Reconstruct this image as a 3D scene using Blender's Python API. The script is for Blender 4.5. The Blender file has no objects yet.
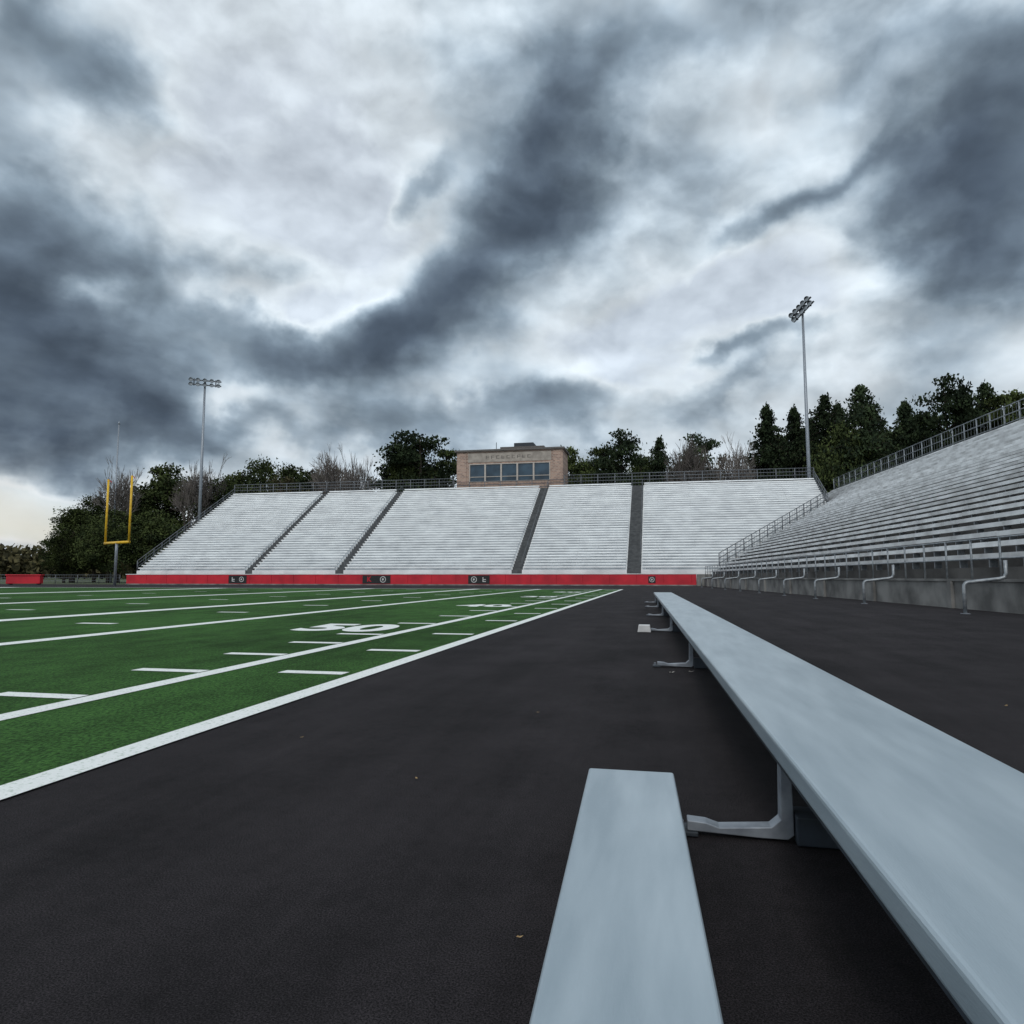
import bpy, math, random
from mathutils import Vector, Matrix
random.seed(7)
scene = bpy.context.scene
COL = scene.collection

# ------------------------------------------------------------------ helpers
class MB:
    def __init__(s): s.v=[]; s.f=[]; s.m=[]
    def quad(s,pts,m=0):
        b=len(s.v); s.v+= [tuple(p) for p in pts]; s.f.append(tuple(range(b,b+len(pts)))); s.m.append(m)
    def box(s,x0,x1,y0,y1,z0,z1,m=0,fr=None):
        P=[(x0,y0,z0),(x1,y0,z0),(x1,y1,z0),(x0,y1,z0),(x0,y0,z1),(x1,y0,z1),(x1,y1,z1),(x0,y1,z1)]
        if fr: P=[fr(*p) for p in P]
        b=len(s.v); s.v+=P
        for f in ((0,3,2,1),(4,5,6,7),(0,1,5,4),(1,2,6,5),(2,3,7,6),(3,0,4,7)):
            s.f.append(tuple(b+i for i in f)); s.m.append(m)
    def tube(s,pts,r,n=6,m=0,r2=None,cap=True):
        pts=[Vector(p) for p in pts]; k=len(pts); b=len(s.v)
        up=None
        for i,p in enumerate(pts):
            if i==0: d=pts[1]-pts[0]
            elif i==k-1: d=pts[-1]-pts[-2]
            else: d=(pts[i+1]-p).normalized()+(p-pts[i-1]).normalized()
            d.normalize()
            if up is None:
                up=Vector((0,0,1)) if abs(d.z)<.9 else Vector((1,0,0))
            a=d.cross(up).normalized(); c=a.cross(d).normalized(); up=c
            rr=r if r2 is None else r+(r2-r)*i/(k-1)
            for j in range(n):
                t=2*math.pi*j/n
                s.v.append(tuple(p+a*math.cos(t)*rr+c*math.sin(t)*rr))
        for i in range(k-1):
            for j in range(n):
                j2=(j+1)%n
                s.f.append((b+i*n+j,b+i*n+j2,b+(i+1)*n+j2,b+(i+1)*n+j)); s.m.append(m)
        if cap:
            s.f.append(tuple(b+j for j in reversed(range(n)))); s.m.append(m)
            s.f.append(tuple(b+(k-1)*n+j for j in range(n))); s.m.append(m)
    def prism(s,prof,y0,y1,m=0):
        """extrude an x/z outline along y"""
        n=len(prof); b=len(s.v)
        s.v+=[(x,y0,z) for x,z in prof]+[(x,y1,z) for x,z in prof]
        s.f.append(tuple(b+i for i in range(n))); s.m.append(m)
        s.f.append(tuple(b+n+i for i in reversed(range(n)))); s.m.append(m)
        for i in range(n):
            j=(i+1)%n; s.f.append((b+i,b+n+i,b+n+j,b+j)); s.m.append(m)
    def obj(s,name,mats,parent=None,smooth=False,bevel=0,label=None,cat=None,kind=None,group=None):
        me=bpy.data.meshes.new(name); me.from_pydata(s.v,[],s.f)
        for m in (mats if isinstance(mats,(list,tuple)) else [mats]): me.materials.append(m)
        me.polygons.foreach_set('material_index',s.m)
        if smooth: me.polygons.foreach_set('use_smooth',[True]*len(s.f))
        me.update()
        o=bpy.data.objects.new(name,me); COL.objects.link(o)
        if parent: o.parent=parent
        if bevel:
            md=o.modifiers.new('bevel','BEVEL'); md.width=bevel; md.segments=3; md.limit_method='ANGLE'
        tag(o,label,cat,kind,group)
        return o
def tag(o,label=None,cat=None,kind=None,group=None):
    if label: o['label']=label
    if cat: o['category']=cat
    if kind: o['kind']=kind
    if group: o['group']=group
def empty(name,loc=(0,0,0),**k):
    o=bpy.data.objects.new(name,None); o.location=loc; o.empty_display_size=.3; COL.objects.link(o); tag(o,**k); return o
def clone(root,loc,rotz=0,scale=(1,1,1),label=None):
    def rec(o,par):
        c=o.copy(); COL.objects.link(c)
        if par is not None:
            c.parent=par; c.matrix_parent_inverse=o.matrix_parent_inverse.copy()
        for ch in o.children: rec(ch,c)
        return c
    r=rec(root,None); r.location=loc; r.rotation_euler=(0,0,rotz); r.scale=scale
    if label: r['label']=label
    return r

def mat(name,c1,c2=None,scale=5,rough=.6,metal=0,bump=0,bscale=40,detail=5,stretch=(1,1,1),spec=.4,coords='Object',lo=.35,hi=.65,rand=0):
    m=bpy.data.materials.new(name); m.use_nodes=True; nt=m.node_tree; L=nt.links
    p=nt.nodes['Principled BSDF']; p.inputs['Roughness'].default_value=rough; p.inputs['Metallic'].default_value=metal
    p.inputs['Specular IOR Level'].default_value=spec
    tc=nt.nodes.new('ShaderNodeTexCoord'); mp=nt.nodes.new('ShaderNodeMapping'); mp.inputs['Scale'].default_value=stretch
    L.new(tc.outputs[coords],mp.inputs['Vector'])
    if c2 is None: c2=tuple(x*.85 for x in c1)
    n=nt.nodes.new('ShaderNodeTexNoise'); n.inputs['Scale'].default_value=scale; n.inputs['Detail'].default_value=detail
    L.new(mp.outputs[0],n.inputs['Vector'])
    r=nt.nodes.new('ShaderNodeValToRGB'); r.color_ramp.elements[0].position=lo; r.color_ramp.elements[1].position=hi
    r.color_ramp.elements[0].color=(*c2,1); r.color_ramp.elements[1].color=(*c1,1)
    L.new(n.outputs['Fac'],r.inputs['Fac']); out=r.outputs['Color']
    if rand:
        oi=nt.nodes.new('ShaderNodeObjectInfo'); h=nt.nodes.new('ShaderNodeHueSaturation')
        mr=nt.nodes.new('ShaderNodeMapRange'); mr.inputs['To Min'].default_value=1-rand; mr.inputs['To Max'].default_value=1+rand
        L.new(oi.outputs['Random'],mr.inputs['Value']); L.new(mr.outputs[0],h.inputs['Value']); L.new(out,h.inputs['Color']); out=h.outputs['Color']
    L.new(out,p.inputs['Base Color'])
    if bump:
        n2=nt.nodes.new('ShaderNodeTexNoise'); n2.inputs['Scale'].default_value=bscale; n2.inputs['Detail'].default_value=4
        L.new(mp.outputs[0],n2.inputs['Vector'])
        b=nt.nodes.new('ShaderNodeBump'); b.inputs['Strength'].default_value=bump; b.inputs['Distance'].default_value=.01
        L.new(n2.outputs['Fac'],b.inputs['Height']); L.new(b.outputs[0],p.inputs['Normal'])
    return m

# ------------------------------------------------------------------ camera
PITCH=math.radians(5.3); YAW=math.radians(11.9); F=700.0
cam=bpy.data.cameras.new('camera'); cam.lens=F/1024*36; cam.sensor_width=36; cam.clip_end=6000; cam.clip_start=.05
co=bpy.data.objects.new('camera',cam); COL.objects.link(co); co.location=(0,0,1.0)
co.rotation_euler=(math.radians(90)+PITCH,0,YAW); scene.camera=co
Rm=co.rotation_euler.to_matrix()
def sky_dir(px,py):
    return (Rm@Vector(((px-512)/F,(512-py)/F,-1))).normalized()
def place(t,depth):      # bearing tangent, distance
    return (depth*(.9785*t-.2062), depth*(.2062*t+.9785))
def B(px): return (px-512)/703
def hz(py,depth):
    v=(512-py)/F; s,c=math.sin(PITCH),math.cos(PITCH)
    return 1+depth*(s+v*c)/(c-v*s)

# ------------------------------------------------------------------ world
w=bpy.data.worlds.new('World'); scene.world=w; w.use_nodes=True
try: w.cycles.sampling_method='NONE'
except Exception: pass
nt=w.node_tree; nt.nodes.clear(); L=nt.links
def setin(sock,val):
    if isinstance(val,bpy.types.NodeSocket): L.new(val,sock)
    else: sock.default_value=val
def M(op,a,b=None,c=None,clamp=False):
    n=nt.nodes.new('ShaderNodeMath'); n.operation=op; n.use_clamp=clamp
    setin(n.inputs[0],a)
    if b is not None: setin(n.inputs[1],b)
    if c is not None: setin(n.inputs[2],c)
    return n.outputs[0]
def V(op,a,b=None,scale=None,c=None):
    n=nt.nodes.new('ShaderNodeVectorMath'); n.operation=op
    setin(n.inputs[0],a)
    if b is not None: setin(n.inputs[1],b)
    if c is not None: setin(n.inputs[2],c)
    if scale is not None: setin(n.inputs['Scale'],scale)
    return n.outputs['Value'] if op in('DOT_PRODUCT','LENGTH') else n.outputs['Vector']
def XYZ(a,b,c):
    n=nt.nodes.new('ShaderNodeCombineXYZ'); setin(n.inputs[0],a); setin(n.inputs[1],b); setin(n.inputs[2],c); return n.outputs[0]
def noise(vec,scale,detail,rough=.55,col=False,dist=0):
    n=nt.nodes.new('ShaderNodeTexNoise'); n.inputs['Scale'].default_value=scale; n.inputs['Detail'].default_value=detail
    n.inputs['Roughness'].default_value=rough; n.inputs['Distortion'].default_value=dist; L.new(vec,n.inputs['Vector'])
    return n.outputs['Color' if col else 'Fac']
tc=nt.nodes.new('ShaderNodeTexCoord'); v0=tc.outputs['Generated']
sep=nt.nodes.new('ShaderNodeSeparateXYZ'); L.new(v0,sep.inputs[0])
zz=M('MAXIMUM',sep.outputs['Z'],0.0)
AR=Rm@Vector((1,0,0)); AU=Rm@Vector((0,1,0)); AF=Rm@Vector((0,0,-1))
def ster(d): return (d.dot(AR)/(1+d.dot(AF)), d.dot(AU)/(1+d.dot(AF)))
k_=M('DIVIDE',1.0,M('ADD',V('DOT_PRODUCT',v0,tuple(AF)),1.0005))
p0=XYZ(M('MULTIPLY',V('DOT_PRODUCT',v0,tuple(AR)),k_),M('MULTIPLY',V('DOT_PRODUCT',v0,tuple(AU)),k_),1.0)
w1=V('SUBTRACT',noise(v0,2.8,1,.5,True),(.5,.5,.5))
w2=V('SUBTRACT',noise(v0,8.0,5,.52,True),(.5,.5,.5))
pw=V('MULTIPLY_ADD',w1,(.15,.12,0),c=V('MULTIPLY_ADD',w2,(.095,.075,0),c=p0))
blobs=[
 (20,350,135,75,0,.74),(20,215,90,62,-25,.52),(90,50,90,38,-28,.34),(10,80,60,60,0,.2),(110,400,110,24,4,.34),
 (165,262,66,20,5,.14),
 (600,120,78,38,50,.34),(505,235,115,36,50,.54),(415,335,88,34,22,.48),(290,345,70,26,-14,.44),(320,430,170,13,0,.26),(510,408,80,18,4,.26),
 (970,215,95,52,50,.66),(1010,110,80,46,50,.26),(985,310,75,36,10,.46),(800,220,120,13,22,.34),(730,372,80,8,10,.34),
 (560,50,150,18,12,.10),(415,178,42,15,20,.30),(700,402,60,9,20,.2),(880,95,60,22,35,.12),
 (980,25,90,26,15,.18),
 (240,90,100,120,0,-.22),(310,190,90,50,0,-.24),(90,312,36,14,0,-.40),(40,495,110,26,0,-.55),(240,400,50,10,0,-.18),
 (760,100,130,60,20,-.14),(860,325,130,36,0,-.24),(650,325,100,32,20,-.26),(300,290,80,16,0,-.34),(600,390,60,12,0,-.2),(210,388,60,12,0,-.24),
]
S=0.0
def blob(px,py,sx,sy,ang,amp,vec,acc):
    a=math.radians(ang); c=ster(sky_dir(px,py))
    u1=ster(sky_dir(px+math.cos(a)*sx,py-math.sin(a)*sx)); u2=ster(sky_dir(px-math.sin(a)*sy,py-math.cos(a)*sy))
    e1=(u1[0]-c[0],u1[1]-c[1]); e2=(u2[0]-c[0],u2[1]-c[1]); det=e1[0]*e2[1]-e1[1]*e2[0]
    r1=(e2[1]/det,-e2[0]/det); r2=(-e1[1]/det,e1[0]/det)
    d1=V('DOT_PRODUCT',vec,(r1[0],r1[1],-(r1[0]*c[0]+r1[1]*c[1])))
    d2=V('DOT_PRODUCT',vec,(r2[0],r2[1],-(r2[0]*c[0]+r2[1]*c[1])))
    q=M('MULTIPLY_ADD',d1,d1,M('MULTIPLY',d2,d2))
    return M('MULTIPLY_ADD',M('POWER',.5,q),amp,acc)
for b in blobs: S=blob(*b,pw,S)
Sp=M('MAXIMUM',S,0.0); Ss=M('ADD',M('DIVIDE',Sp,M('ADD',M('MULTIPLY',Sp,.65),1.0)),M('MINIMUM',S,0.0))
den=M('ADD',zz,.20); FH=Vector((AF.x,AF.y,0)).normalized()
Pr=M('DIVIDE',V('DOT_PRODUCT',v0,tuple(AR)),den); Pf=M('DIVIDE',V('DOT_PRODUCT',v0,tuple(FH)),den)
P=V('MULTIPLY_ADD',w1,(.16,.16,.1),c=XYZ(M('MULTIPLY_ADD',Pr,1.0,M('MULTIPLY',Pf,-.25)),M('MULTIPLY',Pf,.80),M('MULTIPLY',zz,.8)))
n1=noise(P,1.75,8,.50)
vq=V('MULTIPLY_ADD',w2,(.06,.06,.06),c=V('MULTIPLY',v0,(1,1,1.5)))
n2=noise(vq,5.0,7,.50); n2b=noise(V('ADD',vq,(-.010,-.004,.034)),5.0,4,.50)
bil=M('ABSOLUTE',M('SUBTRACT',n2,.5))          # rounded billows with creases between
rel=M('MULTIPLY',M('SUBTRACT',n2b,n2),1.6)
D=M('MULTIPLY_ADD',M('SUBTRACT',n1,.5),.85,M('ADD',Ss,.215))
D=M('MULTIPLY_ADD',M('SUBTRACT',n2,.5),.32,D)
D=M('MULTIPLY_ADD',M('SUBTRACT',.07,bil),.45,D)
D=M('MULTIPLY_ADD',rel,.18,D)
ramp=nt.nodes.new('ShaderNodeValToRGB'); cr=ramp.color_ramp
cr.elements[0].position=0.0; cr.elements[0].color=(.78,.85,.91,1)
cr.elements[1].position=1.0; cr.elements[1].color=(.046,.064,.092,1)
for p_,c_ in ((.17,(.68,.76,.825)),(.26,(.55,.64,.715)),(.35,(.38,.465,.545)),(.45,(.24,.31,.38)),(.58,(.145,.192,.247)),(.76,(.080,.109,.150))):
    e=cr.elements.new(p_); e.color=(*c_,1)
L.new(D,ramp.inputs['Fac'])
shade=M('MINIMUM',M('MAXIMUM',M('MULTIPLY_ADD',rel,-1.4,1.0),.76),1.3)
shaded=V('SCALE',ramp.outputs[0],scale=shade)
warm=blob(0,508,110,30,0,.8,pw,0.0)
mixw=nt.nodes.new('ShaderNodeMix'); mixw.data_type='RGBA'
setin(mixw.inputs['Factor'],M('MINIMUM',warm,.75)); L.new(shaded,mixw.inputs[6]); mixw.inputs[7].default_value=(.84,.77,.66,1)
bgc=nt.nodes.new('ShaderNodeBackground'); L.new(mixw.outputs[2],bgc.inputs[0]); bgc.inputs[1].default_value=1.0
sk=nt.nodes.new('ShaderNodeTexSky'); sk.sky_type='NISHITA'; sk.sun_disc=False
SE,SR=math.radians(40),math.radians(182)
sk.sun_elevation=SE; sk.sun_rotation=SR
bgs=nt.nodes.new('ShaderNodeBackground'); L.new(sk.outputs[0],bgs.inputs[0]); bgs.inputs[1].default_value=.10
fac=M('MINIMUM',M('MULTIPLY',M('SUBTRACT',.15,D,clamp=True),2.2),.30)
ms=nt.nodes.new('ShaderNodeMixShader'); L.new(fac,ms.inputs[0]); L.new(bgc.outputs[0],ms.inputs[1]); L.new(bgs.outputs[0],ms.inputs[2])
wo=nt.nodes.new('ShaderNodeOutputWorld'); L.new(ms.outputs[0],wo.inputs[0])
sun=bpy.data.lights.new('sun','SUN'); sun.energy=1.2; sun.angle=math.radians(16); sun.color=(1,.965,.91)
so=bpy.data.objects.new('sun',sun); COL.objects.link(so)
sd=Vector((math.sin(SR)*math.cos(SE),math.cos(SR)*math.cos(SE),math.sin(SE)))
so.rotation_euler=(-sd).to_track_quat('-Z','Y').to_euler()
scene.view_settings.view_transform='Standard'; scene.view_settings.look='None'; scene.view_settings.exposure=0

# ------------------------------------------------------------------ materials
def asphalt():
    m=bpy.data.materials.new('rubber_track'); m.use_nodes=True; nt=m.node_tree; L=nt.links; p=nt.nodes['Principled BSDF']
    tc=nt.nodes.new('ShaderNodeTexCoord')
    def nz(s,d,r=.6,st=(1,1,1)):
        mp=nt.nodes.new('ShaderNodeMapping'); mp.inputs['Scale'].default_value=st; L.new(tc.outputs['Object'],mp.inputs[0])
        n=nt.nodes.new('ShaderNodeTexNoise'); n.inputs['Scale'].default_value=s; n.inputs['Detail'].default_value=d; n.inputs['Roughness'].default_value=r
        L.new(mp.outputs[0],n.inputs['Vector']); return n.outputs['Fac']
    fine=nz(190,3,.8); big=nz(.9,5,.65); streak=nz(1.6,5,.7,(1,.10,1)); mid=nz(16,4,.7)
    r=nt.nodes.new('ShaderNodeValToRGB'); L.new(fine,r.inputs[0]); e=r.color_ramp
    e.elements[0].position=.40; e.elements[0].color=(.0030,.0027,.0030,1); e.elements[1].position=.64; e.elements[1].color=(.042,.0365,.040,1)
    e2=e.elements.new(.76); e2.color=(.12,.105,.11,1)
    mx=nt.nodes.new('ShaderNodeMix'); mx.data_type='RGBA'; mx.blend_type='MULTIPLY'; mx.inputs[0].default_value=1
    av=nt.nodes.new('ShaderNodeMath'); av.operation='ADD'; L.new(big,av.inputs[0]); L.new(streak,av.inputs[1])
    av2=nt.nodes.new('ShaderNodeMath'); av2.operation='MULTIPLY_ADD'; L.new(mid,av2.inputs[0]); av2.inputs[1].default_value=.5; L.new(av.outputs[0],av2.inputs[2])
    r2=nt.nodes.new('ShaderNodeMapRange'); L.new(av2.outputs[0],r2.inputs[0]); r2.inputs[1].default_value=1.0; r2.inputs[2].default_value=1.5; r2.inputs[3].default_value=.58; r2.inputs[4].default_value=1.5
    L.new(r.outputs[0],mx.inputs[6]); L.new(r2.outputs[0],mx.inputs[7])
    L.new(mx.outputs[2],p.inputs['Base Color']); p.inputs['Roughness'].default_value=.9; p.inputs['Specular IOR Level'].default_value=.13
    bp=nt.nodes.new('ShaderNodeBump'); bp.inputs['Strength'].default_value=.9; bp.inputs['Distance'].default_value=.005
    L.new(fine,bp.inputs['Height']); L.new(bp.outputs[0],p.inputs['Normal'])
    return m
def turf():
    m=bpy.data.materials.new('turf'); m.use_nodes=True; nt=m.node_tree; L=nt.links; p=nt.nodes['Principled BSDF']
    tc=nt.nodes.new('ShaderNodeTexCoord')
    def nz(s,d,r=.6,st=(1,1,1)):
        mp=nt.nodes.new('ShaderNodeMapping'); mp.inputs['Scale'].default_value=st; L.new(tc.outputs['Object'],mp.inputs[0])
        n=nt.nodes.new('ShaderNodeTexNoise'); n.inputs['Scale'].default_value=s; n.inputs['Detail'].default_value=d; n.inputs['Roughness'].default_value=r
        L.new(mp.outputs[0],n.inputs['Vector']); return n.outputs['Fac']
    fine=nz(60,4,.75,(1,.5,1)); mid=nz(2.0,6,.7,(1,.5,1)); big=nz(.22,3,.6,(1,.6,1))
    r=nt.nodes.new('ShaderNodeValToRGB'); L.new(fine,r.inputs[0]); e=r.color_ramp
    e.elements[0].position=.38; e.elements[0].color=(.012,.034,.010,1); e.elements[1].position=.68; e.elements[1].color=(.072,.180,.042,1)
    a=nt.nodes.new('ShaderNodeMath'); a.operation='ADD'; L.new(mid,a.inputs[0]); L.new(big,a.inputs[1])
    r2=nt.nodes.new('ShaderNodeMapRange'); L.new(a.outputs[0],r2.inputs[0]); r2.inputs[1].default_value=.8; r2.inputs[2].default_value=1.2; r2.inputs[3].default_value=.60; r2.inputs[4].default_value=1.4
    h=nt.nodes.new('ShaderNodeHueSaturation'); L.new(r.outputs[0],h.inputs['Color']); L.new(r2.outputs[0],h.inputs['Value'])
    L.new(h.outputs[0],p.inputs['Base Color']); p.inputs['Roughness'].default_value=.9; p.inputs['Specular IOR Level'].default_value=.08
    bp=nt.nodes.new('ShaderNodeBump'); bp.inputs['Strength'].default_value=1.0; bp.inputs['Distance'].default_value=.025
    L.new(fine,bp.inputs['Height']); L.new(bp.outputs[0],p.inputs['Normal'])
    return m
TRACK=asphalt(); TURF=turf()
GRASS=mat('dull_grass',(.07,.09,.035),(.035,.045,.02),scale=.8,rough=.95)
PAINT=mat('field_paint',(.76,.78,.76),(.42,.49,.42),scale=45,rough=.8,lo=.28,hi=.46,bump=.5,bscale=60,detail=6)
BENCH=mat('brushed_aluminium_bench',(.43,.50,.545),(.30,.365,.41),scale=2.2,rough=.34,metal=.3,stretch=(4,.6,4),bump=.10,bscale=70,lo=.3,hi=.7,detail=10)
GALV=mat('galvanised_steel',(.33,.36,.40),(.2,.22,.25),scale=9,rough=.5,metal=.5)
RAILM=mat('railing_steel',(.18,.19,.21),(.11,.12,.13),scale=6,rough=.55,metal=.4)
HOOPM=mat('handrail_steel',(.34,.36,.38),(.20,.22,.24),scale=8,rough=.45,metal=.5)
DARKST=mat('dark_steel',(.035,.045,.06),(.02,.025,.03),scale=8,rough=.6)
SEAT=mat('seat_aluminium',(.88,.90,.91),(.70,.72,.74),scale=.9,rough=.5,metal=0,rand=.06,lo=.3,hi=.6)
RISER=mat('riser_aluminium',(.80,.82,.83),(.54,.56,.58),scale=.5,rough=.6,lo=.3,hi=.65,detail=7)
SEATB=mat('seat_weathered_aluminium',(.84,.85,.86),(.48,.48,.48),scale=.8,rough=.5,metal=.1,rand=.14,lo=.3,hi=.6,detail=8)
RISERD=mat('riser_gap_shade',(.11,.104,.10),(.035,.033,.032),scale=.6,rough=.8,detail=7)  # riser colour darkened to paint in the shadow gaps under the seat planks
AISLE=mat('aisle_steps',(.10,.105,.11),(.06,.065,.07),scale=2,rough=.8)
CONC=mat('concrete',(.25,.245,.235),(.10,.098,.096),scale=.9,rough=.9,bump=.4,bscale=20,detail=8)
RED=mat('red_wall_pad',(.58,.018,.035),(.40,.012,.025),scale=.6,rough=.55,detail=8)
BLACK=mat('black_vinyl',(.012,.012,.014),(.02,.02,.022),rough=.5)
WHITE=mat('white_print',(.6,.6,.6),(.5,.5,.5),rough=.6)
YELLOW=mat('yellow_paint',(.80,.50,.03),(.62,.36,.02),scale=3,rough=.45)
BARK=mat('bark',(.09,.07,.055),(.04,.032,.025),scale=3,rough=.95)
TWIG=mat('bare_twigs',(.17,.15,.14),(.10,.088,.08),scale=1,rough=.95,rand=.2)
LEAF=mat('leaves',(.066,.084,.030),(.022,.031,.015),scale=.40,rough=.95,spec=.03,rand=.35,detail=2,lo=.38,hi=.62)
LEAFB=mat('leaves_olive',(.095,.084,.042),(.035,.034,.021),scale=.40,rough=.95,spec=.03,rand=.3,detail=2,lo=.38,hi=.62)
NEEDLE=mat('needles',(.046,.066,.033),(.017,.025,.016),scale=.5,rough=.95,spec=.03,rand=.3,detail=2,lo=.38,hi=.62)
def brickmat():
    m=bpy.data.materials.new('tan_brick'); m.use_nodes=True; n=m.node_tree; b=n.nodes.new('ShaderNodeTexBrick'); b.inputs['Scale'].default_value=1.1
    b.inputs['Color1'].default_value=(.42,.275,.21,1); b.inputs['Color2'].default_value=(.23,.145,.115,1); b.inputs['Mortar'].default_value=(.36,.31,.27,1)
    b.inputs['Mortar Size'].default_value=.03
    t=n.nodes.new('ShaderNodeTexCoord'); mp=n.nodes.new('ShaderNodeMapping'); mp.inputs['Rotation'].default_value=(math.radians(90),0,0)
    n.links.new(t.outputs['Object'],mp.inputs[0]); n.links.new(mp.outputs[0],b.inputs['Vector'])
    n.links.new(b.outputs[0],n.nodes['Principled BSDF'].inputs['Base Color']); n.nodes['Principled BSDF'].inputs['Roughness'].default_value=.85
    return m
BRICK=brickmat()
GLASS=mat('blue_window_glass',(.04,.075,.11),(.012,.025,.04),scale=.5,rough=.12,spec=.6)
FRAME=mat('window_frame',(.46,.42,.38),(.36,.32,.29),rough=.6)
ROOFM=mat('dark_roof_edge',(.13,.12,.115),(.08,.075,.07),rough=.7)
BAND=mat('sign_band',(.36,.32,.28),(.24,.21,.185),scale=1.5,rough=.7)
FAINT=mat('faded_lettering',(.14,.12,.11),(.10,.09,.08),scale=2,rough=.7)
LAMP=mat('lamp_glass',(.30,.33,.36),(.16,.18,.2),scale=3,rough=.3)

# ------------------------------------------------------------------ ground
g=MB(); g.quad([(-2500,-2500,-.004),(2500,-2500,-.004),(2500,2500,-.004),(-2500,2500,-.004)]); g.obj('ground',GRASS,kind='structure')
g=MB(); g.quad([(-100,-40,0),(60,-40,0),(60,82,0),(-100,82,0)]); g.obj('running_track',TRACK,kind='structure')
FX=-2.89; FE=57
g=MB(); g.quad([(-92,-40,.004),(FX-.02,-40,.004),(FX-.02,FE,.004),(-92,FE,.004)]); g.obj('football_field',TURF,kind='structure')
mk=MB(); Z=.009
def rect(x0,x1,y0,y1): mk.quad([(x0,y0,Z),(x1,y0,Z),(x1,y1,Z),(x0,y1,Z)])
rect(-3.10,-2.90,-40,FE)
rect(-4.70,-4.49,-40,FE-.6)
rect(-9.75,-9.40,-40,FE-.6)
rect(-15.1,-14.5,-40,FE-.6); rect(-24.5,-23.8,-40,FE-.6); rect(-39,-37.8,-40,FE-.6); rect(-62,-60,-40,FE-.6)
rect(-90,-3.14,FE-.5,FE-.05)
yy=3.35
while yy<FE-3:
    rect(-5.55,-4.73,yy,yy+.17+.003*yy); yy+=1.62 if yy<10.5 else 2.9
for i,yy in enumerate([6.75,9.0,11.8,15.6,18.8,22,25.5,29,33,37,41,46,51]):
    rect(-3.92,-3.20,yy,yy+.17+.003*yy)
def text_into(mb,txt,fr,size,m=0):
    cu=bpy.data.curves.new('t','FONT'); cu.body=txt; cu.size=size; cu.align_x='CENTER'; cu.align_y='CENTER'; cu.offset=size*.04
    o=bpy.data.objects.new('t',cu); COL.objects.link(o); dg=bpy.context.evaluated_depsgraph_get(); dg.update()
    me=bpy.data.meshes.new_from_object(o.evaluated_get(dg)); b=len(mb.v)
    for v in me.vertices: mb.v.append(tuple(fr(v.co.x,v.co.y)))
    for f in me.polygons: mb.f.append(tuple(b+i for i in f.vertices)); mb.m.append(m)
    bpy.data.objects.remove(o); bpy.data.curves.remove(cu); bpy.data.meshes.remove(me)
for k,(tx,cy) in enumerate((('50',12.9),('40',23.8),('30',35),('20',46))):
    text_into(mk,tx,lambda x,y,cy=cy:(-6.0+x*.92-y*.10,cy+y*1.25,Z+.0005),2.0)
for xx in (-12.3,-19.5,-31):
    yy=8
    while yy<FE-3: rect(xx,xx+.9,yy,yy+.25); yy+=4.9
mk.obj('field_markings',PAINT,kind='structure')

# ------------------------------------------------------------------ stands
RAKE_A=.6; YA=81.0; ZA=1.85; NA=36; TA=21/36; RA=12.6/36; XR=21.0
T=Vector((-.082,.9966,0)); Nn=Vector((.9966,.082,0)); O=Vector((10.2,22.8,0)); C0=12.03
ZB=1.30; RAKE_B=.53; NB=31; RB=.43; TB=.43/.53
def frB(s,q,z): p=O+T*s+Nn*q; return (p.x,p.y,z)
def frA(x,q,z): return (x,YA+q,z)
aisles=[(-51.5,1.0),(-39,1.1),(-16.5,1.25),(-2.9,1.6)]
XL=-68.0
def child(o,par):
    o.parent=par; o.matrix_parent_inverse=par.matrix_basis.inverted(); return o
farst=empty('bleacher_stand',(-25,YA,0),label='wide grandstand of silver aluminium bleacher rows behind a red wall',cat='grandstand')
farst.matrix_basis=Matrix.Translation((-25,YA,0))
def sections(xend):
    r=[]; x=XL
    for c,wd in aisles:
        r.append((x,c-wd/2,0)); r.append((c-wd/2,c+wd/2,1)); x=c+wd/2
    r.append((x,xend,0)); return r
deck=MB()
for i in range(NA):
    z=ZA+i*RA; zl=z-RA if i else 0; q0=i*TA; q1=(i+1)*TA
    xe=min(XR,((z-ZB)/RAKE_B+C0-.082*(YA+q0))/.9966+.6)
    row=MB()
    for a,b,k in sections(xe):
        if b<=a: continue
        deck.quad([frA(a,q0,zl),frA(b,q0,zl),frA(b,q0,z),frA(a,q0,z)],2 if k else 0)
        deck.quad([frA(a,q0,z),frA(b,q0,z),frA(b,q1,z),frA(a,q1,z)],2 if k else 1)
        if not k:
            s=a+.12
            while s<b-.2:
                e=min(s+6.1,b-.12); row.box(s,e-.015,q0+.10,q0+.40,z+.25+random.uniform(-.006,.006),z+.385,0,frA); s=e
        elif i: deck.box(a+.1,b-.1,q0-.28,q0-.003,zl,zl+RA*.5,2,frA)
    for x in (XL,xe):
        deck.quad([frA(x,q0,0),frA(x,q1,0),frA(x,q1,z),frA(x,q0,z)],3)
    child(row.obj('bench_row',SEAT),farst)
zt=ZA+(NA-1)*RA
deck.box(XL,XR,NA*TA,NA*TA+2.2,zt-.5,zt,1,frA)
deck.quad([frA(XL,NA*TA+.01,0),frA(XR,NA*TA+.01,0),frA(XR,NA*TA+.01,zt-.5),frA(XL,NA*TA+.01,zt-.5)],3)
child(deck.obj('tiered_deck',[RISER,RISER,AISLE,CONC]),farst)
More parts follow.
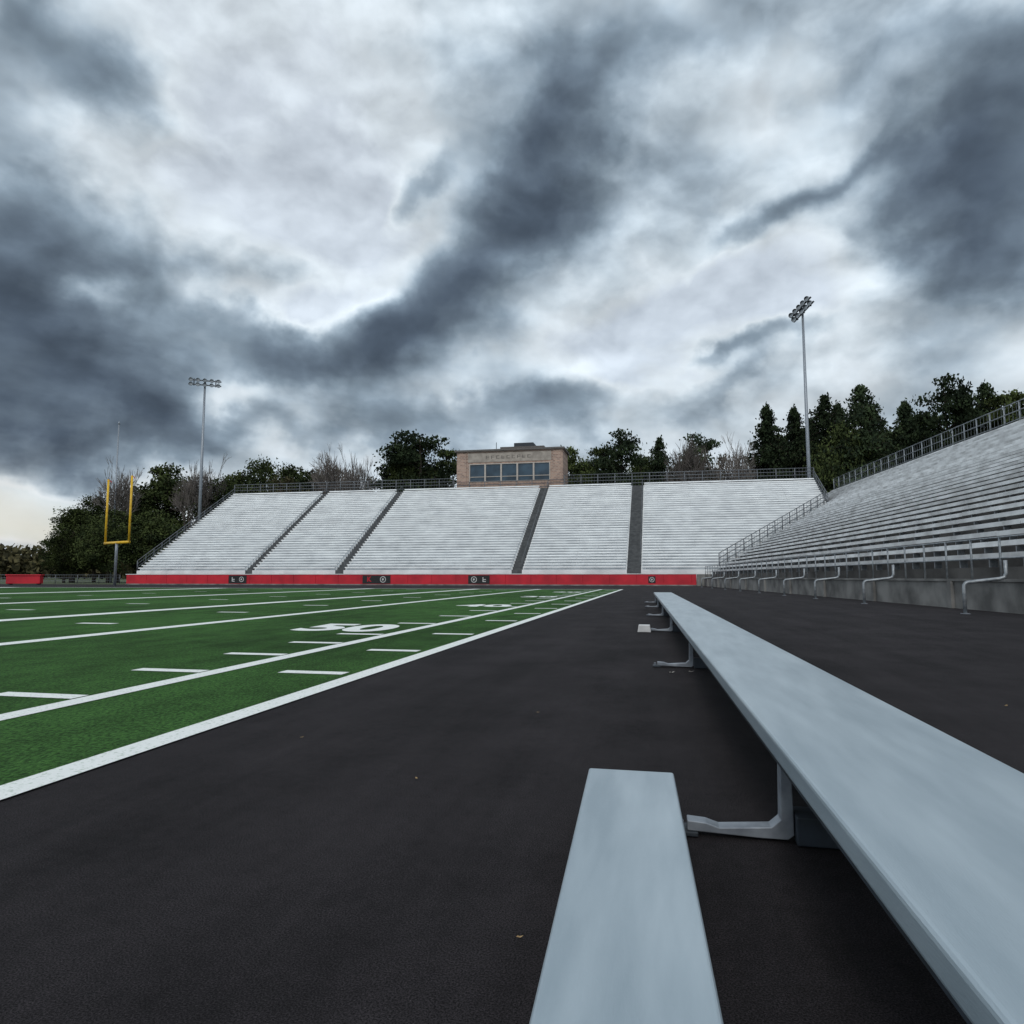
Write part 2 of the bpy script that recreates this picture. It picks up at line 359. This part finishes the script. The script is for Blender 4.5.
def fence(pts,h,step,rails,mesh=0,r=.035):
    mb=MB(); pts=[Vector(p) for p in pts]
    for a,b in zip(pts[:-1],pts[1:]):
        n=max(1,int(round((b-a).length/step)))
        for i in range(n+1):
            p=a.lerp(b,i/n); mb.tube([p,p+Vector((0,0,h))],r,5)
        for k in range(rails):
            dz=Vector((0,0,h*(k+1)/rails)); mb.tube([a+dz,b+dz],r*.8,5)
        if mesh:
            m=int((b-a).length/mesh)
            for i in range(m):
                p=a.lerp(b,(i+.5)/m); mb.tube([p,p+Vector((0,0,h))],.014,3,cap=False)
    return mb
qb=NA*TA+.1
for pts in ([frA(XL,qb,zt),frA(-30.6,qb,zt)],[frA(-13.6,qb,zt),frA(XR,qb,zt)]):
    child(fence(pts,1.9,2.4,4,.42,r=.06).obj('railing',RAILM,smooth=True),farst)
child(fence([frA(XL+.05,0,ZA),frA(XL+.05,qb,zt)],1.3,1.8,3,.5,r=.055).obj('railing',RAILM,smooth=True),farst)
child(fence([frA(XR-.05,13.3,ZA+13.3*.6),frA(XR-.05,qb,zt)],1.6,1.8,3,.5,r=.055).obj('railing',RAILM,smooth=True),farst)
for c,wd in aisles:
    child(fence([frA(c+wd/2-.1,.5,ZA+.3),frA(c+wd/2-.1,qb-1,zt)],.85,2.4,1,r=.03).obj('handrail',RAILM,smooth=True),farst)

side=empty('bleacher_stand',tuple(O),label='long raked stand of weathered silver bleacher rows above a concrete wall',cat='grandstand')
side.matrix_basis=Matrix.Translation(O)
deck=MB(); S0=-32
ends=[]
for j in range(NB):
    z=ZB+j*RB; zl=z-RB if j else 0; q0=j*TB; q1=(j+1)*TB
    Ya=YA+(z-ZA)/RAKE_A; xa=(C0+q0-.082*Ya)/.9966
    Ye=Ya if xa<XR else 119.0
    s1=(Ye-22.8-.082*q0)/.9966; ends.append(s1)
    deck.quad([frB(S0,q0,zl),frB(s1,q0,zl),frB(s1,q0,z),frB(S0,q0,z)],0)
    deck.quad([frB(S0,q0,z),frB(s1,q0,z),frB(s1,q1,z),frB(S0,q1,z)],1)
    for s in (S0,s1): deck.quad([frB(s,q0,0),frB(s,q1,0),frB(s,q1,z),frB(s,q0,z)],2)
    row=MB(); s=S0
    while s<s1-.3:
        e=min(s+7.3,s1); dz=random.uniform(-.008,.008)
        row.box(s+.012,e-.012,q0+.08,q0+.42,z+.27+dz,z+.44+dz,0,frB)
        s+=7.3
    s=S0+1
    while s<s1-.5:
        deck.box(s-.03,s+.03,q0+.12,q0+.36,z+.002,z+.255,3,frB); s+=1.83
    child(row.obj('bench_row',SEATB),side)
zb=ZB+(NB-1)*RB; qB=NB*TB
deck.quad([frB(S0,qB,0),frB(ends[-1],qB,0),frB(ends[-1],qB,zb),frB(S0,qB,zb)],2)
child(deck.obj('tiered_deck',[RISERD,RISERD,CONC,HOOPM]),side)
sE=(80.0-22.8)/.9966
wl=MB(); wl.box(S0,sE,-.75,-.45,0,.86,0,frB); wl.box(S0,sE,-.80,-.40,.863,.94,0,frB); wl.box(S0,sE,-.45,-.002,.70,.85,0,frB)
s=S0+2
while s<sE: wl.box(s-.12,s+.12,-.86,-.753,0,.859,0,frB); s+=6.5
child(wl.obj('front_wall',CONC),side)
wl=MB(); wl.box(3.95,5.9,80.0,80.25,0,1.3); child(wl.obj('return_wall',CONC),side)
child(fence([frB(S0,-.6,.94),frB(sE,-.6,.94)],1.2,1.6,2,r=.034).obj('railing',HOOPM,smooth=True),side)
child(fence([frB(S0,qB-.1,zb),frB(ends[-1],qB-.1,zb)],2.4,2.4,3,.6,r=.07).obj('railing',HOOPM,smooth=True),side)
pts=[]
for i in (0,NA*13.3/21):
    z=ZA+i*RA; q=i*TA; xe=min(XR,((z-ZB)/RAKE_B+C0-.082*(YA+q))/.9966)
    pts.append(frA(xe,q-.1,z+.1))
child(fence(pts,1.7,1.5,3,.5,r=.06).obj('railing',RAILM,smooth=True),side)

def hoop(loc):
    e=empty('entry_handrail',loc,label='bent galvanised pipe handrail standing before the concrete wall',cat='handrail',group='handrails along the concrete wall')
    mb=MB()
    path=[(0,0,0),(0,0,.6)]+[(.14*(1-math.cos(a)),0,.72+.14*math.sin(a)) for a in [i*math.pi/10 for i in range(1,5)]]+[(.35,0,.885),(.88,.02,.95)]
    path+=[(1.0,.02,.99),(1.05,.02,1.1),(1.05,.02,1.45)]
    mb.tube(path,.05,8)
    mb.obj('pipe_rail',HOOPM,smooth=True,parent=e)
    pl=MB(); pl.box(-.09,.09,-.09,.09,.004,.02); pl.obj('foot_plate',GALV,parent=e)
    return e
h0=hoop((8.05,21.2,0))
for yy in (28.5,34.5,40,46,52,58,64.5,71):
    clone(h0,(8.05-.0823*(yy-21.2),yy,0))
clone(h0,(8.05+.0823*6,15.2,0))

# ------------------------------------------------------------------ red wall
WE=3.9
wall=empty('red_perimeter_wall',(-31,80,0),label='low bright red padded wall with black emblem panels',cat='wall'); wall.matrix_basis=Matrix.Translation((-31,80,0))
wm=MB(); x=-68.6
while x<WE-.1:
    e=min(x+3.0,WE); wm.box(x+.012,e-.012,79.9,80.3,.08,1.30); x+=3.0
wm.box(-68.6,WE,79.96,80.25,.0,1.29)
child(wm.obj('wall_padding',RED,bevel=.02),wall)
wm=MB(); wm.box(-68.7,WE+.05,79.86,80.34,1.305,1.38); child(wm.obj('wall_cap',RISER),wall)
wm=MB(); wm.box(-68.7,WE+.05,79.80,79.895,0,.14); child(wm.obj('wall_kerb',CONC),wall)
def marks(mb,xc,y,zc,n,h,w_,m,seed):
    rr=random.Random(seed)
    for i in range(n):
        x=xc+(i-(n-1)/2)*w_*1.3
        mb.quad([(x-w_*.4,y,zc-h/2),(x-w_*.2,y,zc-h/2),(x-w_*.2,y,zc+h/2),(x-w_*.4,y,zc+h/2)],m)
        for zz_ in rr.sample([-.42,0,.42],2):
            mb.quad([(x-w_*.19,y,zc+zz_*h-h*.08),(x+w_*.4,y,zc+zz_*h-h*.08),(x+w_*.4,y,zc+zz_*h+h*.08),(x-w_*.19,y,zc+zz_*h+h*.08)],m)
def panel(xc,wd,rings,mk_,k=False,hh=.5):
    mb=MB(); mb.box(xc-wd/2,xc+wd/2,79.86,79.897,.70-hh,.70+hh,0)
    if k: text_into(mb,'K',lambda a,b:(xc-.95+a,79.85,.70+b),.8,2)
    for dx in mk_: marks(mb,xc+dx,79.85,.70,1,.55,.5,1,int(xc*7))
    for dx,r in rings:
        n=20
        for q in range(n):
            a0=2*math.pi*q/n; a1=2*math.pi*(q+1)/n
            f=lambda a,rr:(xc+dx+rr*math.cos(a),79.85,.70+rr*math.sin(a))
            mb.quad([f(a0,r),f(a1,r),f(a1,r*.78),f(a0,r*.78)],1)
        mb.quad([(xc+dx-r*.3,79.849,.70-r*.4),(xc+dx+r*.35,79.849,.70-r*.15),(xc+dx+r*.1,79.849,.70+r*.45),(xc+dx-r*.35,79.849,.70+r*.2)],1)
    child(mb.obj('emblem_panel',[BLACK,WHITE,RED]),wall)
panel(-52.3,2.5,[(.55,.33)],[-.6])
panel(-33.6,3.6,[(.85,.38)],[],True)
panel(-20.8,2.6,[(-.6,.36)],[.65])
panel(-.9,.8,[(0,.28)],[],hh=.38)

# ------------------------------------------------------------------ press box
px0,px1=-30.3,-13.9; pz0,pz1=13.5,20.3; py0,py1=102.6,108.5
pb=empty('press_box',((px0+px1)/2,py0,0),label='tan brick press box with blue window band on the stand',cat='press box'); pb.matrix_basis=Matrix.Translation(((px0+px1)/2,py0,0))
m=MB(); wz0,wz1=15.4,18.2; wx0,wx1=-28.3,-15.8
m.box(px0,px1,py0,py0+.3,pz0,wz0); m.box(px0,px1,py0,py0+.3,wz1,pz1-.2); m.box(px0,wx0,py0,py0+.3,wz0,wz1); m.box(wx1,px1,py0,py0+.3,wz0,wz1)
m.box(px0,px0+.3,py0+.3,py1,pz0,pz1-.2); m.box(px1-.3,px1,py0+.3,py1,pz0,pz1-.2); m.box(px0+.3,px1-.3,py1-.3,py1,pz0,pz1-.2)
child(m.obj('brick_wall',BRICK),pb)
m=MB(); m.box(px0-.3,px1+.3,py0-.4,py1+.3,pz1-.2,pz1+.05); m.box(-23.6,-16.8,py0+.6,py1-.5,pz1+.051,pz1+.5)
child(m.obj('roof',ROOFM),pb)
m=MB(); m.box(wx0-.2,wx1+.2,py0-.08,py0-.004,wz1+.25,pz1-.45); child(m.obj('sign_band',BAND),pb)
for a,b in ((px0+.25,wx0-.45),(wx1+.45,px1-.25)):
    m=MB(); m.prism([(a,15.2),(b,15.2),(b,pz1-.35),(a,pz1-.35)],py0-.07,py0-.003)
    child(m.obj('wall_panel',BRICK,bevel=.03),pb)
m=MB(); m.box(-21.6,-18.6,104,106.5,pz1+.51,pz1+1.2); child(m.obj('rooftop_unit',DARKST),pb)
m=MB(); m.tube([(-24.5,104.5,pz1),(-24.5,104.5,pz1+1.5)],.05); child(m.obj('antenna',DARKST),pb)
nw=5; ww=(wx1-wx0)/nw
for i in range(nw):
    a=wx0+i*ww
    wobj=MB(); wobj.box(a+.12,a+ww-.12,py0+.12,py0+.16,wz0+.12,wz1-.12); wo_=child(wobj.obj('window',GLASS),pb)
    f=MB(); f.box(a,a+.12,py0-.06,py0+.2,wz0,wz1); f.box(a+ww-.12,a+ww,py0-.06,py0+.2,wz0,wz1)
    f.box(a+.12,a+ww-.12,py0-.06,py0+.2,wz0,wz0+.12); f.box(a+.12,a+ww-.12,py0-.06,py0+.2,wz1-.12,wz1)
    f.box(a+.12,a+ww-.12,py0+.02,py0+.115,wz0+.75,wz0+.84)
    fo=f.obj('window_frame',FRAME); fo.parent=wo_
m=MB(); m.box(px0+.2,px1-.2,py0+.32,py1-.32,pz0+.05,pz0+.25); m.box(px0+.3,px1-.3,py0+3,py0+3.1,pz0+.3,pz1-.3)
for xx in (px0+.5,(px0+px1)/2,px1-.5):
    for yy in (104.7,107.8): m.box(xx-.25,xx+.25,yy-.25,yy+.25,0,pz0+.04)
child(m.obj('support_frame',DARKST),pb)
m=MB(); marks(m,-22.2,py0-.085,19.15,9,.5,.62,0,5); child(m.obj('lettering',FAINT),pb)
child(fence([(px0-.3,102.1,13.9),(px1+.3,102.1,13.9)],1.5,2.3,3,.45,r=.055).obj('railing',RAILM,smooth=True),pb)

# ------------------------------------------------------------------ floodlight masts
def mast(loc,h,rot,lab,wide=5.4,tilt=0,sp=1.3,rl=.46):
    e=empty('floodlight_mast',loc,label=lab,cat='floodlight',group='floodlight masts around the stadium'); e.rotation_euler=(0,0,rot)
    m=MB(); m.tube([(0,0,0),(0,0,h*.5),(0,0,h-.6)],.36,10,r2=.17); m.obj('pole',GALV,parent=e,smooth=True)
    R_=Matrix.Rotation(tilt,4,'Y'); fr=lambda x,y,z:tuple(R_@Vector((x,y,z))+Vector((0,0,h-.9)))
    m=MB()
    for k in (-.5,.5): m.box(-wide/2,wide/2,-.14,.06,k*sp-.1,k*sp+.08,0,fr)
    for xx in (-wide*.33,0,wide*.33): m.box(xx-.09,xx+.09,-.2,.0,-sp*.8,sp*.8,0,fr)
    m.obj('crossarm',RAILM,parent=e)
    for k in (-.5,.5):
        for i in range(5):
            x=-wide/2+.45+i*(wide-.9)/4; z=k*sp+.1
            l=MB(); n=10
            l.tube([fr(x,.15,z+.12),fr(x,-.25,z),fr(x,-.6,z-.2)],.22,n,0,r2=rl,cap=False)
            l.quad([fr(x+(rl-.04)*math.cos(2*math.pi*a/n),-.58+.05*math.sin(2*math.pi*a/n),z-.2+(rl-.04)*math.sin(2*math.pi*a/n)) for a in range(n)],1)
            l.obj('lamp',[RAILM,LAMP],parent=e)
    return e
x,y=place(B(197),122); mast((x,y,0),hz(378,122),math.radians(32),'tall grey floodlight mast behind the end of the stand',sp=.8,rl=.36)
x,y=place(B(813),104); mast((x,y,0),hz(304,104),math.radians(-48),'tall grey floodlight mast with tilted lamp cluster where stands meet',wide=4.2,tilt=math.radians(-30),sp=.95,rl=.42)

# ------------------------------------------------------------------ goal post + flagpole
gx,gy=place(B(115),80)
gp=empty('goal_post',(gx,gy,0),label='yellow football goal post on a single padded stem',cat='goal post'); gp.rotation_euler=(0,0,math.atan2(-.405,.914))
m=MB(); m.tube([(0,0,0),(0,0,3.9),(0,0,4.85)],.15,10); m.obj('stem',GALV,parent=gp,smooth=True)
m=MB(); m.tube([(-2.9,0,4.9),(2.9,0,4.9)],.16,10); m.obj('crossbar',YELLOW,parent=gp,smooth=True)
for xx in(-2.8,2.8):
    m=MB(); m.tube([(xx,0,4.75),(xx,0,12.4)],.12,10); m.obj('upright',YELLOW,parent=gp,smooth=True)
    m=MB(); m.quad([(xx,0,12.42),(xx+.1,0,12.42),(xx+.6,.1,12.1),(xx+.55,.1,12.0)]); m.obj('ribbon',RED,parent=gp)
x,y=place(B(111),118)
fp=empty('flagpole',(x,y,0),label='slim grey flagpole without a flag near trees',cat='flagpole')
zt_=hz(424,118)
m=MB(); m.tube([(0,0,0),(0,0,zt_)],.2,8,r2=.1); m.obj('pole',GALV,parent=fp,smooth=True)
m=MB(); m.tube([(0,0,zt_),(0,0,zt_+.2),(0,0,zt_+.5)],.2,8,r2=.05); m.obj('finial',GALV,parent=fp,smooth=True)

x,y=place(B(25),92)
rb=empty('red_equipment_bin',(x,y,0),label='low red storage bin with lid beside the field',cat='storage bin'); rb.rotation_euler=(0,0,math.radians(30))
m=MB(); m.box(-1.9,1.9,-.7,.7,.12,1.15); m.obj('bin_body',RED,parent=rb,bevel=.05)
m=MB(); m.box(-2.0,2.0,-.8,.8,1.153,1.32); m.obj('lid',RED,parent=rb,bevel=.05)
for xx in (-1.6,1.6):
    m=MB(); m.box(xx-.1,xx+.1,-.6,.6,0,.119); m.obj('skid',DARKST,parent=rb)
fa=[place(B(-60),100)+(0,),place(B(120),108)+(0,)]
fence(fa,1.3,3,3,.3,r=.05).obj('chain_fence',RAILM,smooth=True,label='low dark wire fence along the grass verge',cat='fence')

# ------------------------------------------------------------------ team bench
bench=empty('long_bench',(.8,1,0),label='long flat light grey aluminium bench on low bracket legs',cat='bench')
bench.matrix_basis=Matrix.Translation((.8,1,0))
K=-.026
def frBench(x,y,z): return (x+K*y,y,z)
m=MB(); m.box(.476,1.154,.25,28.2,.325,.40,0,frBench)
child(m.obj('seat',BENCH,bevel=.014),bench)
m=MB(); m.box(.50,1.13,.27,28.18,.29,.324,0,frBench); child(m.obj('seat_frame',DARKST),bench)
for i,yy in enumerate((2.93,8.1,13.3,18.5,23.7,27.8)):
    xl=.476+K*yy+.055; xr=xl+.54
    m=MB()
    m.prism([(xl+.018,.289),(xl-.022,.289),(xl-.026,.085),(xl-.06,.055),(xl-.25,.040),(xl-.30,.055),(xl-.37,.060),(xl-.37,.022),(xl-.10,.012),(xl-.0,.012),(xl+.022,.03)],yy-.035,yy+.035)
    lg=child(m.obj('leg',GALV,bevel=.004),bench)
    m=MB(); m.box(xr-.02,xr+.02,yy-.028,yy+.028,.11,.289); child(m.obj('leg',GALV,bevel=.005),bench)
    m=MB(); m.box(xl-.42,xl-.33,yy-.05,yy+.06,.004,.021)
    fo=m.obj('foot_plate',DARKST,bevel=.004); fo.parent=lg
    m=MB(); m.tube([(xl-.395,yy,.021),(xl-.395,yy,.048)],.014,6); bo=m.obj('bolt',GALV); bo.parent=lg
    m=MB(); m.box(xl+.025,xl+.66,yy-.07,yy+.07,.004,.109); child(m.obj('ground_beam',DARKST,bevel=.006),bench)
pl=empty('low_plank_bench',(-.1,2,0),label='short low light grey aluminium foot plank on steel blocks',cat='bench')
pl.matrix_basis=Matrix.Translation((-.1,2,0))
fp_=lambda x,y,z:(x-.0355*(y-1.35),y,z)
m=MB(); m.box(-.2495,.0995,.45,3.04,.155,.20,0,fp_); child(m.obj('plank',BENCH,bevel=.010),pl)
for yy in (.9,2.7):
    m=MB(); m.box(-.20,.05,yy-.04,yy+.04,.004,.153,0,fp_); child(m.obj('leg',DARKST,bevel=.005),pl)
wb=MB(); wb.prism([(-.42,.004),(-.18,.004),(-.2,.13),(-.4,.13)],13.0,13.25)
wb.obj('marker_block',WHITE,bevel=.01,label='small white marker block standing on the dark track',cat='marker')

LF=mat('dry_leaf',(.36,.25,.12),(.22,.14,.07),scale=30,rough=.8)
LIT=mat('pale_litter',(.5,.48,.44),(.35,.33,.3),scale=30,rough=.8)
for (x,y,r,s,mm) in ((-.40,2.0,.3,.010,LF),(.20,3.0,1.2,.022,LIT),(.1,7.6,.5,.03,LIT),(-1.2,3.4,2.2,.012,LF),(.30,7.7,0,.03,LIT),(.65,12.3,.4,.03,LF),(-.9,5.2,.4,.012,LF),(-2.2,4.1,.9,.012,LF),(2.6,6.2,.9,.02,LF)):
    m=MB(); c,sn=math.cos(r),math.sin(r)
    pts=[(-1,0,.2),(-.5,.45,.35),(.1,.5,.1),(.6,.25,.3),(1.1,0,.5),(.6,-.3,.3),(.1,-.5,.15),(-.5,-.4,.3)]
    P_=[(x+s*(a*c-b*sn),y+s*(a*sn+b*c),.006+s*h) for a,b,h in pts]; ctr=(x,y,.006)
    for i in range(8): m.quad([P_[i],P_[(i+1)%8],ctr])
    m.obj('fallen_leaf',mm,label='small dry curled leaf lying on dark track',cat='leaf',group='fallen leaves on the track')

# ------------------------------------------------------------------ trees
def rv():
    while True:
        v=Vector((random.uniform(-1,1),random.uniform(-1,1),random.uniform(-1,1)))
        if .05<v.length<1: return v
def leafq(mb,p,s):
    a=rv().normalized(); b=a.cross(rv()).normalized(); s1=s*random.uniform(.6,1.2); s2=s1*random.uniform(.45,.85)
    mb.quad([p-a*s1,p-b*s2,p+a*s1,p+b*s2])
def tree_root(trunk,crown,mt,mc,name,label,cat='tree'):
    e=empty(name,(0,0,-300),label=label,cat=cat,group='trees behind the stands')
    trunk.obj('trunk',mt,parent=e,smooth=True); crown.obj('crown',mc,parent=e)
    return e
def deciduous(seed,h=20,wd=8,n=80,per=160,base=.12,lf=.23):
    random.seed(seed); t=MB(); c=MB()
    t.tube([(0,0,0),(.2,.1,h*.3),(0,.2,h*.6),(.1,0,h*.9)],.5,8,r2=.1)
    for i in range(n):
        v=rv(); zf=base+(1-base)*(.5+.5*v.z)
        prof=math.sqrt(max(.08,1-((zf-.5)/.55)**2))*random.uniform(.85,1.12)
        p=Vector((v.x*wd*.52*prof,v.y*wd*.52*prof,zf*h*random.uniform(.9,1.0)))
        rr=random.uniform(.8,2.0)*wd/9.5
        st=Vector((0,0,max(h*.1,p.z*random.uniform(.55,.8))))
        t.tube([st,st.lerp(p,.55)+Vector((0,0,.3)),p+(p-st)*.15],.10,4,r2=.03)
        for k in range(per):
            q=rv(); g_=random.gauss(1,.22)
            leafq(c,p+Vector((q.x*rr*1.25*g_,q.y*rr*1.25*g_,q.z*rr*.8*g_)),lf)
    return t,c
def conifer(seed,h=22,wd=10,gap=.8,pw_=.8):
    random.seed(seed); t=MB(); c=MB(); t.tube([(0,0,0),(0,0,h*.5),(0,0,h)],.38,8,r2=.03)
    z=h*.06
    while z<h*.995:
        f=1-z/h; L_=wd*.5*(f**pw_)*random.uniform(.7,1.25)+.15; nb=9
        a0=random.uniform(0,6)
        for b in range(nb):
            if random.random()<.12: continue
            a=a0+b*6.283/nb+random.uniform(-.3,.3); l=L_*random.uniform(.55,1.3)
            e=Vector((math.cos(a)*l,math.sin(a)*l,z-l*.10+random.uniform(-.3,.3))); s=Vector((0,0,z+.1*l))
            t.tube([s,e],.05,3,r2=.015)
            sg=.14+.34*min(1,l/3)
            for k in range(int(12+l*18)):
                u=random.uniform(.1,1.05); p=s.lerp(e,u)+Vector((random.gauss(0,sg),random.gauss(0,sg),random.gauss(-.1,.18)))
                leafq(c,p,.22)
        z+=gap*random.uniform(.7,1.2)*(0.45+f)
    return t,c
def pine(seed,h=20,wd=10,lf=.23,lowz=.25,n=56):
    random.seed(seed); t=MB(); c=MB(); t.tube([(0,0,0),(.3,0,h*.4),(.1,.3,h*.75),(0,0,h*.97)],.4,8,r2=.08)
    for i in range(n):
        zf=lowz+(1-lowz)*random.random(); a=random.uniform(0,6.28); l=wd*.5*math.sin(min(1,(1.06-zf)*1.6+.1)*math.pi*.52)*random.uniform(.3,1.12)
        p=Vector((math.cos(a)*l,math.sin(a)*l,zf*h*.97+l*.08)); t.tube([(0,0,max(1,zf*h-1.2)),p],.1,4,r2=.03)
        rr=random.uniform(.9,1.8)
        for k in range(170):
            q=rv(); g_=random.gauss(1,.25); leafq(c,p+Vector((q.x*rr*1.4*g_,q.y*rr*1.4*g_,q.z*rr*.42*g_)),lf)
    return t,c
def bare(seed,h=18):
    random.seed(seed); t=MB(); c=MB()
    t.tube([(0,0,0),(.1,0,h*.28)],.4,8,r2=.28)
    def br(p,d,l,r,dep):
        e=p+d*l; mid=p.lerp(e,.5)+rv()*l*.07
        (t if dep<1 else c).tube([p,mid,e],r,4 if dep<2 else 3,r2=r*.55,cap=False)
        if dep>=5: return
        for k in range(3):
            nd=(d+rv()*.75+Vector((0,0,.16))).normalized()
            br(p.lerp(e,random.uniform(.55,1)),nd,l*random.uniform(.6,.85),max(.035,r*.58),dep+1)
    for k in range(6):
        br(Vector((.1,0,h*.26)),(Vector((0,0,1))+rv()*.6).normalized(),h*.24,.2,0)
    return t,c
protos={}
t,c=deciduous(1); protos['d1']=(tree_root(t,c,BARK,LEAF,'broadleaf_tree','dark green broadleaf tree with dense uneven crown'),20,9.5)
t,c=deciduous(2,h=20,wd=14,n=100,per=200,lf=.26); protos['d2']=(tree_root(t,c,BARK,LEAF,'broadleaf_tree','broad dark green tree with wide rounded crown'),20,15.5)
t,c=deciduous(3,h=18,wd=10,n=60,per=100); protos['o1']=(tree_root(t,c,BARK,LEAFB,'broadleaf_tree','olive brown broadleaf tree with thinning crown'),18,11.5)
t,c=conifer(4,h=22,wd=15,gap=.75,pw_=.75); protos['c1']=(tree_root(t,c,BARK,NEEDLE,'conifer_tree','dark pointed conifer with layered drooping branches'),22,9.5)
t,c=conifer(5,h=22,wd=17,gap=1.0,pw_=.62); protos['c2']=(tree_root(t,c,BARK,NEEDLE,'conifer_tree','dark wide conifer with ragged open branches'),22,11.5)
t,c=pine(6); protos['p1']=(tree_root(t,c,BARK,NEEDLE,'pine_tree','dark pine with flat irregular layered crown'),20.5,12)
t,c=pine(8,h=20,wd=9); protos['p2']=(tree_root(t,c,BARK,LEAF,'pine_tree','green pine with clumped narrow crown'),20.5,11)
t,c=bare(9); protos['b1']=(tree_root(t,c,BARK,TWIG,'bare_tree','leafless tree with fine grey brown twigs'),18,15)
t,c=bare(10); protos['b2']=(tree_root(t,c,BARK,TWIG,'bare_tree','leafless tree with spreading pale twigs'),18,15)
TR=[(72,502,48,'d1',125),(94,494,54,'d2',135),(64,528,40,'d2',118),(118,460,56,'b1',120),(140,478,58,'d1',130),(163,456,58,'d1',132),(186,464,62,'b2',126),(108,508,56,'d2',118),(150,508,66,'d2',122),(205,456,60,'b1',128),
 (238,464,56,'d1',138),(262,457,60,'d2',140),(290,457,58,'d1',136),(312,462,54,'d1',142),(335,442,66,'b2',134),(340,458,56,'o1',145),(352,448,54,'b1',130),(365,468,46,'o1',140),
 (222,476,60,'d2',130),(278,468,66,'o1',128),
 (418,427,88,'p1',130),(412,440,72,'d2',132),(396,452,50,'p1',134),(446,446,46,'p2',136),
 (566,444,46,'p2',140),(590,450,50,'d1',136),(622,427,62,'p1',132),(604,444,50,'p2',138),(646,446,50,'d1',142),(662,438,50,'c2',138),(704,430,60,'p1',136),(684,430,68,'b2',130),(742,434,74,'b1',132),(722,444,50,'o1',150),(690,450,56,'d1',145),(640,458,60,'d2',150),(580,458,50,'d2',150),(752,442,56,'b2',140),
 (772,406,58,'c1',136),(800,408,54,'c1',142),(832,396,72,'c2',134),(816,420,60,'c2',148),(868,386,76,'c2',128),(880,408,66,'c2',140),(850,420,70,'d2',130),(894,418,64,'d1',136),(914,402,60,'c1',132),(932,412,70,'p2',138),(786,432,74,'d2',150),(845,404,56,'c1',145),(818,440,70,'d2',152),(890,430,80,'d2',150),
 (954,372,72,'p1',124),(974,388,66,'c1',132),(996,384,68,'c2',128),(1020,388,70,'p2',124),(1050,380,60,'c1',120),(1090,390,60,'p1',120)]
random.seed(3); used=set()
for px,ty,wp,k,dep in TR:
    root,h0_,w0=protos[k]; x,y=place(B(px),dep); H=hz(ty,dep); W=wp/703*dep
    sc=(W/w0*1.08,W/w0*1.08,H/h0_); rz=random.uniform(0,6.28)
    if k in used: clone(root,(x,y,0),rz,sc)
    else: root.location=(x,y,0); root.rotation_euler=(0,0,rz); root.scale=sc; used.add(k)

random.seed(21); m=MB()
for i in range(420):
    px=random.uniform(-200,1250) if i>140 else random.uniform(-120,130); dep=random.uniform(300,360); x,y=place(B(px),dep); H=random.uniform(7,17) if px<200 else random.uniform(8,16)
    for k in range(40):
        q=rv(); p=Vector((x+q.x*6,y+q.y*5,max(.3,H*.55+q.z*H*.5))); leafq(m,p,1.6)
m.obj('distant_wood',LEAFB,kind='stuff',label='low dark line of far-off woodland',cat='woodland')
m=MB(); n=24
def hp(i,j):
    px=-260+i*22; dep=380+j*90; x,y=place(B(px),dep); return (x,y,(0,9,13,0)[j]*(.7+.3*math.sin(i*.8)))
for i in range(n):
    for j in range(3): m.quad([hp(i,j),hp(i+1,j),hp(i+1,j+1),hp(i,j+1)])
m.obj('hill',GRASS,kind='structure')
